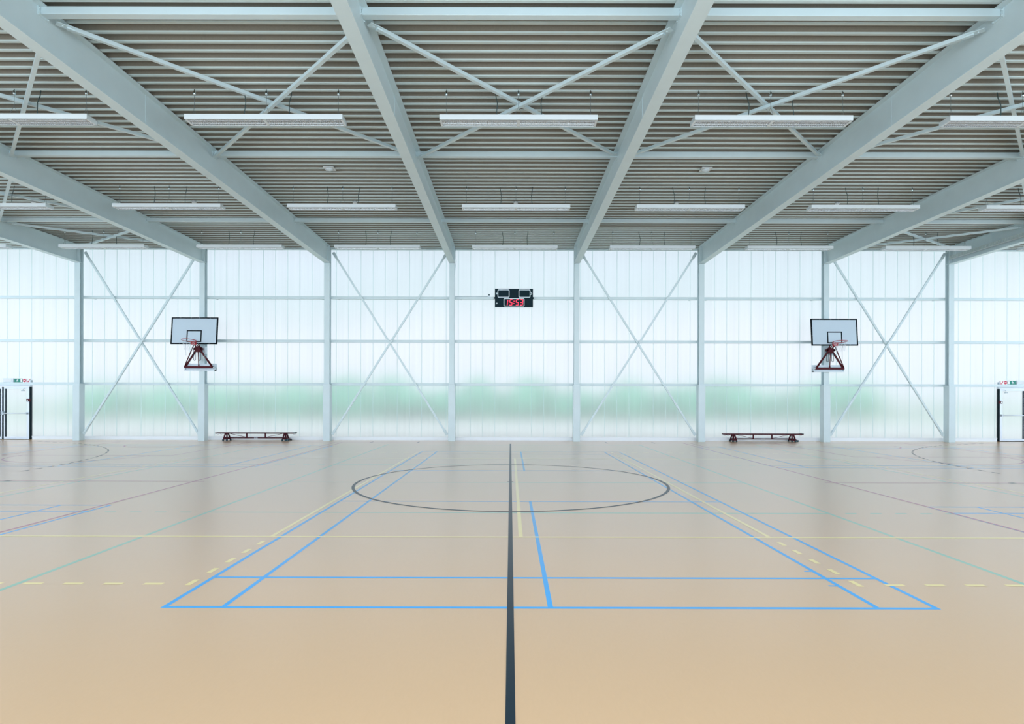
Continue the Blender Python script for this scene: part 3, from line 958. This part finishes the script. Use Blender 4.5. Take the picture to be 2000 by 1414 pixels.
# ------------------------------------------------------------------ double doors in the frosted wall
def door_panel_mat():
    return M['panel']
def double_door(n, x0, x1):
    Y = WALL_Y
    xm = (x0 + x1) / 2
    root = bpy.data.objects.new(f'door_{n}', None); COL.objects.link(root); root.location = (xm, Y, 0)
    struct(root, 'pale aluminium double exit door in the frosted wall')
    H = RAIL_Z[0] - 0.05
    hw = (x1 - x0) / 2
    f = MB()
    f.box(-hw, -hw + 0.035, -0.09, 0.03, 0, H - 0.072); f.box(hw - 0.035, hw, -0.09, 0.03, 0, H - 0.072)
    f.build('jamb', M['door_black'], root)
    f = MB(); f.box(-hw, hw, -0.10, 0.03, H - 0.07, H + 0.05); f.build('head_frame', M['alu'], root)
    f = MB(); f.box(-hw, hw, -0.09, 0.03, 0.0, 0.022); f.build('threshold', M['door_black'], root)
    for sg in (-1, 1):
        a, b = (0.012, hw - 0.045) if sg > 0 else (-hw + 0.045, -0.012)
        lf = MB()
        yf0, yf1 = -0.075, -0.02
        zt = H - 0.08
        st = 0.10
        inner, outer = (a, b) if sg > 0 else (b, a)
        lf.box(a, a + st, yf0, yf1, 0.024, zt); lf.box(b - st, b, yf0, yf1, 0.024, zt)
        lf.box(a + st, b - st, yf0, yf1, zt - 0.07, zt); lf.box(a + st, b - st, yf0, yf1, 0.024, 0.11)
        L = lf.build('leaf', M['alu'], root)
        g = MB()
        g.add([(a + st, -0.05, 0.11), (b - st, -0.05, 0.11), (b - st, -0.05, zt - 0.07), (a + st, -0.05, zt - 0.07)], [(0, 1, 2, 3)], 0)
        g.add([(a + st, -0.03, 0.11), (b - st, -0.03, 0.11), (b - st, -0.03, zt - 0.07), (a + st, -0.03, zt - 0.07)], [(0, 3, 2, 1)], 1)
        g.build('glass_panel', [M['panel'], M['skin']], L)
        # dark seal along the meeting edge of the pane
        q = MB(); e = a + st if sg > 0 else b - st
        q.box(e - 0.022, e + 0.022, yf0 - 0.006, yf0 + 0.01, 0.11, zt - 0.07); q.build('glazing_seal', M['door_black'], L)
        q = MB(); m0 = 0.012 if sg > 0 else -0.012
        q.box(min(m0, m0 + sg * 0.02), max(m0, m0 + sg * 0.02), yf0 - 0.004, yf1, 0.024, zt); q.build('edge_seal', M['door_black'], L)
        pb = MB()
        pb.tube([(a + 0.03, yf0 - 0.09, 1.02), (b - 0.05, yf0 - 0.09, 1.02)], 0.022, 10)
        for x in (a + 0.04, b - 0.06): pb.box(x - 0.025, x + 0.025, yf0 - 0.10, yf0 + 0.001, 0.98, 1.06)
        pb.build('push_bar', M['alu'], L)
        lk = MB(); xi = a + 0.05 if sg > 0 else b - 0.05
        lk.box(xi - 0.035, xi + 0.035, yf0 - 0.115, yf0 + 0.001, 0.96, 1.09); lk.build('lock_case', M['grey'], L)
        cl = MB(); xo = b - 0.25 if sg > 0 else a + 0.25
        cl.box(xo - 0.045, xo + 0.045, yf0 - 0.03, yf0 + 0.03, zt - 0.155, zt - 0.12); cl.tube([(xo, yf0 - 0.02, zt - 0.13), (xo + sg * 0.08, yf0 - 0.03, zt - 0.03)], 0.008, 6)
        cl.build('closer', M['grey'], L)
    return root
double_door(1, -20.82, -18.68)
double_door(2, 19.00, 21.14)

def door_signs(s, xj, where):
    """signs on the rail above the door, running from the jamb xj towards the middle of the door (direction s)"""
    Y = COL_Y + 0.22
    z = RAIL_Z[0] + 0.05
    sc = 22.4 / 1138.0
    def X(px): return xj + s * px * sc     # px counted from the outer end of the row of signs
    def sign(name, p0, p1, label, cat):
        xa, xb = sorted((X(p0), X(p1)))
        t = thing(name, ((xa + xb) / 2, Y + 0.05, z), label, cat)
        return t, xb - xa
    # small end box
    t, w = sign('alarm_sounder', 0, 2.6, f'tiny grey alarm box at the end of the sign row above the {where} door', 'alarm')
    m = MB(); m.box(-w / 2, w / 2, -0.04, 0.03, 0, 0.085); m.build('body', M['grey'], t, bevel=0.006)
    # red on white sign with slash
    t, w = sign('warning_sign', 3.0, 10.2, f'white square sign with red marks above the {where} door', 'sign')
    m = MB(); m.box(-w / 2, w / 2, -0.015, 0.015, 0, 0.14); m.build('sign_plate', M['sign_white'], t)
    m = MB(); m.box(-w / 2 + 0.006, -w / 2 + 0.028, -0.018, -0.0149, 0.008, 0.13)
    m.bar((-w / 2 + 0.02, -0.017, 0.02), (w / 2 - 0.04, -0.017, 0.02), 0.022, 0.004, (0, 1, 0))
    m.bar((0.0, -0.017, 0.03), (w / 2 - 0.015, -0.017, 0.12), 0.024, 0.004, (0, 1, 0))
    m.build('red_mark', M['sign_red'], t)
    # no-entry disc
    t, w = sign('no_entry_sign', 10.6, 18.0, f'round red no-entry sign above the {where} door', 'sign')
    m = MB(); m.box(-w / 2, w / 2, -0.012, 0.015, 0, 0.14); m.build('sign_plate', M['sign_white'], t)
    m = MB(); m.lathe([(0.064, -0.017), (0.064, -0.011)], (0, 0, 0.07), 'y', 28); m.build('red_disc', M['sign_red'], t)
    m = MB(); m.box(-0.042, 0.042, -0.020, -0.0169, 0.058, 0.082); m.build('white_bar', M['sign_white'], t)
    # green running-figure exit sign
    t, w = sign('exit_sign', 18.6, 33.5, f'green exit sign with white running figure above the {where} door', 'exit sign')
    m = MB(); m.box(-w / 2, w / 2, -0.02, 0.02, 0, 0.14); m.build('sign_plate', M['green_sign'], t)
    m = MB()
    q = -s
    dx = 0.085 * q
    m.box(min(dx, dx + 0.055 * q), max(dx, dx + 0.055 * q), -0.024, -0.0195, 0.012, 0.128); m.build('white_door', M['sign_white'], t)
    r = MB()
    def bb_(a, b, w_): r.bar((a[0] * q - 0.04 * q, -0.0215, a[1]), (b[0] * q - 0.04 * q, -0.0215, b[1]), w_, 0.004, (0, 1, 0))
    r.lathe([(0.013, -0.0235), (0.013, -0.0195)], (0.022 * q - 0.04 * q, 0, 0.118), 'y', 12)
    bb_((0.012, 0.100), (-0.008, 0.060), 0.024)
    bb_((-0.008, 0.062), (0.022, 0.042), 0.012); bb_((0.022, 0.042), (0.018, 0.014), 0.010)
    bb_((-0.008, 0.060), (-0.026, 0.034), 0.012); bb_((-0.026, 0.034), (-0.055, 0.030), 0.010)
    bb_((0.012, 0.100), (0.040, 0.082), 0.009); bb_((0.008, 0.098), (-0.024, 0.088), 0.009); bb_((-0.024, 0.088), (-0.034, 0.070), 0.008)
    r.build('running_figure', M['sign_white'], t)
    # white emergency light
    t, w = sign('emergency_light', 35.0, 55.0, f'white oblong emergency light above the {where} door', 'emergency light')
    m = MB(); m.box(-w / 2, w / 2, -0.05, 0.03, 0, 0.15); m.build('housing', M['plate'], t, bevel=0.008)
    m = MB(); m.box(-w / 2 + 0.02, w / 2 - 0.06, -0.056, -0.0495, 0.02, 0.125); m.build('diffuser', M['lamp'], t)
door_signs(-1, -18.45, 'left')
door_signs(1, 18.80, 'right')
for xj, where in ((-18.72, 'left'), (19.03, 'right')):
    s = -1 if xj < 0 else 1
    t = thing('door_alarm', (xj + s * 0.01, WALL_Y - 0.09, 1.475), f'small dark door alarm with white centre on the jamb of the {where} door', 'alarm')
    m = MB(); m.box(-0.07, 0.07, -0.04, 0.0, 0, 0.11); m.build('case', M['red_steel'], t, bevel=0.005)
    m = MB(); m.box(0.005 * s - 0.022 + s * 0.02, 0.005 * s + 0.022 + s * 0.02, -0.044, -0.0395, 0.033, 0.077); m.build('white_centre', M['sign_white'], t)

# ------------------------------------------------------------------ cable tray along the beam by the right-hand door
xt = colx(3.5)
t = thing('cable_tray', (xt - 0.24, 18.6, 6.98), 'perforated metal cable tray along the roof beam nearest the right door', 'cable tray')
m = MB()
m.box(-0.012, 0.0, -3.5, 3.4, -0.06, -0.045); m.box(-0.012, 0.0, -3.5, 3.4, 0.045, 0.06)
for q in range(115): m.box(-0.010, -0.002, -3.48 + q * 0.06, -3.48 + q * 0.06 + 0.028, -0.05, 0.05)
m.build('perforated_side', M['deck'], t)
m = MB(); m.box(-0.004, 0.10, -3.5, 3.4, -0.062, -0.058); m.build('tray_base', M['grey'], t)
for q in range(5):
    m = MB(); m.box(0.085, 0.1, -3.2 + q * 1.6, -3.16 + q * 1.6, -0.06, DECK - 6.985); m.build('bracket', M['steel'], t)

# ------------------------------------------------------------------ outdoors, seen blurred through the frosted wall
g = MB()
g.box(-80, 80, WALL_Y + 0.2, 47, -0.25, -0.05, 0)
g.box(-120, 120, 47, 120, -0.25, -0.04, 1)
struct(g.build('ground', [M['paving'], M['lawn']]), 'pale paving and lawn outside')
tr = MB()
def blob(c, r, seed):
    rnd = random.Random(seed)
    bm = bmesh.new()
    bmesh.ops.create_icosphere(bm, subdivisions=2, radius=1.0)
    vs = []
    for v in bm.verts:
        k = 1 + rnd.uniform(-0.18, 0.18)
        vs.append((c[0] + v.co.x * r[0] * k, c[1] + v.co.y * r[1] * k, c[2] + v.co.z * r[2] * k))
    fs = [tuple(v.index for v in f.verts) for f in bm.faces]
    bm.free()
    tr.add(vs, fs, 0, True)
rnd = random.Random(11)
for q, x in enumerate([-15.5, -13.2, -11.0, -6.2, -4.2, -2.6, 0.6, 2.2, 4.4, 6.6, 8.9, 11.5, 13.6]):
    h = rnd.uniform(1.15, 1.7)
    blob((x * 2.0, 48 + rnd.uniform(-2, 3), h * 0.95), (rnd.uniform(1.6, 2.4), 1.6, h), q)
for q in range(14):
    x = -26 + q * 4 + rnd.uniform(-1, 1)
    blob((x, 55, 1.0), (2.4, 1.6, rnd.uniform(1.4, 2.4)), 50 + q)
tag(tr.build('treeline', M['leaf']), 'blurred green trees outside behind the frosted wall', 'trees', None, 'stuff')
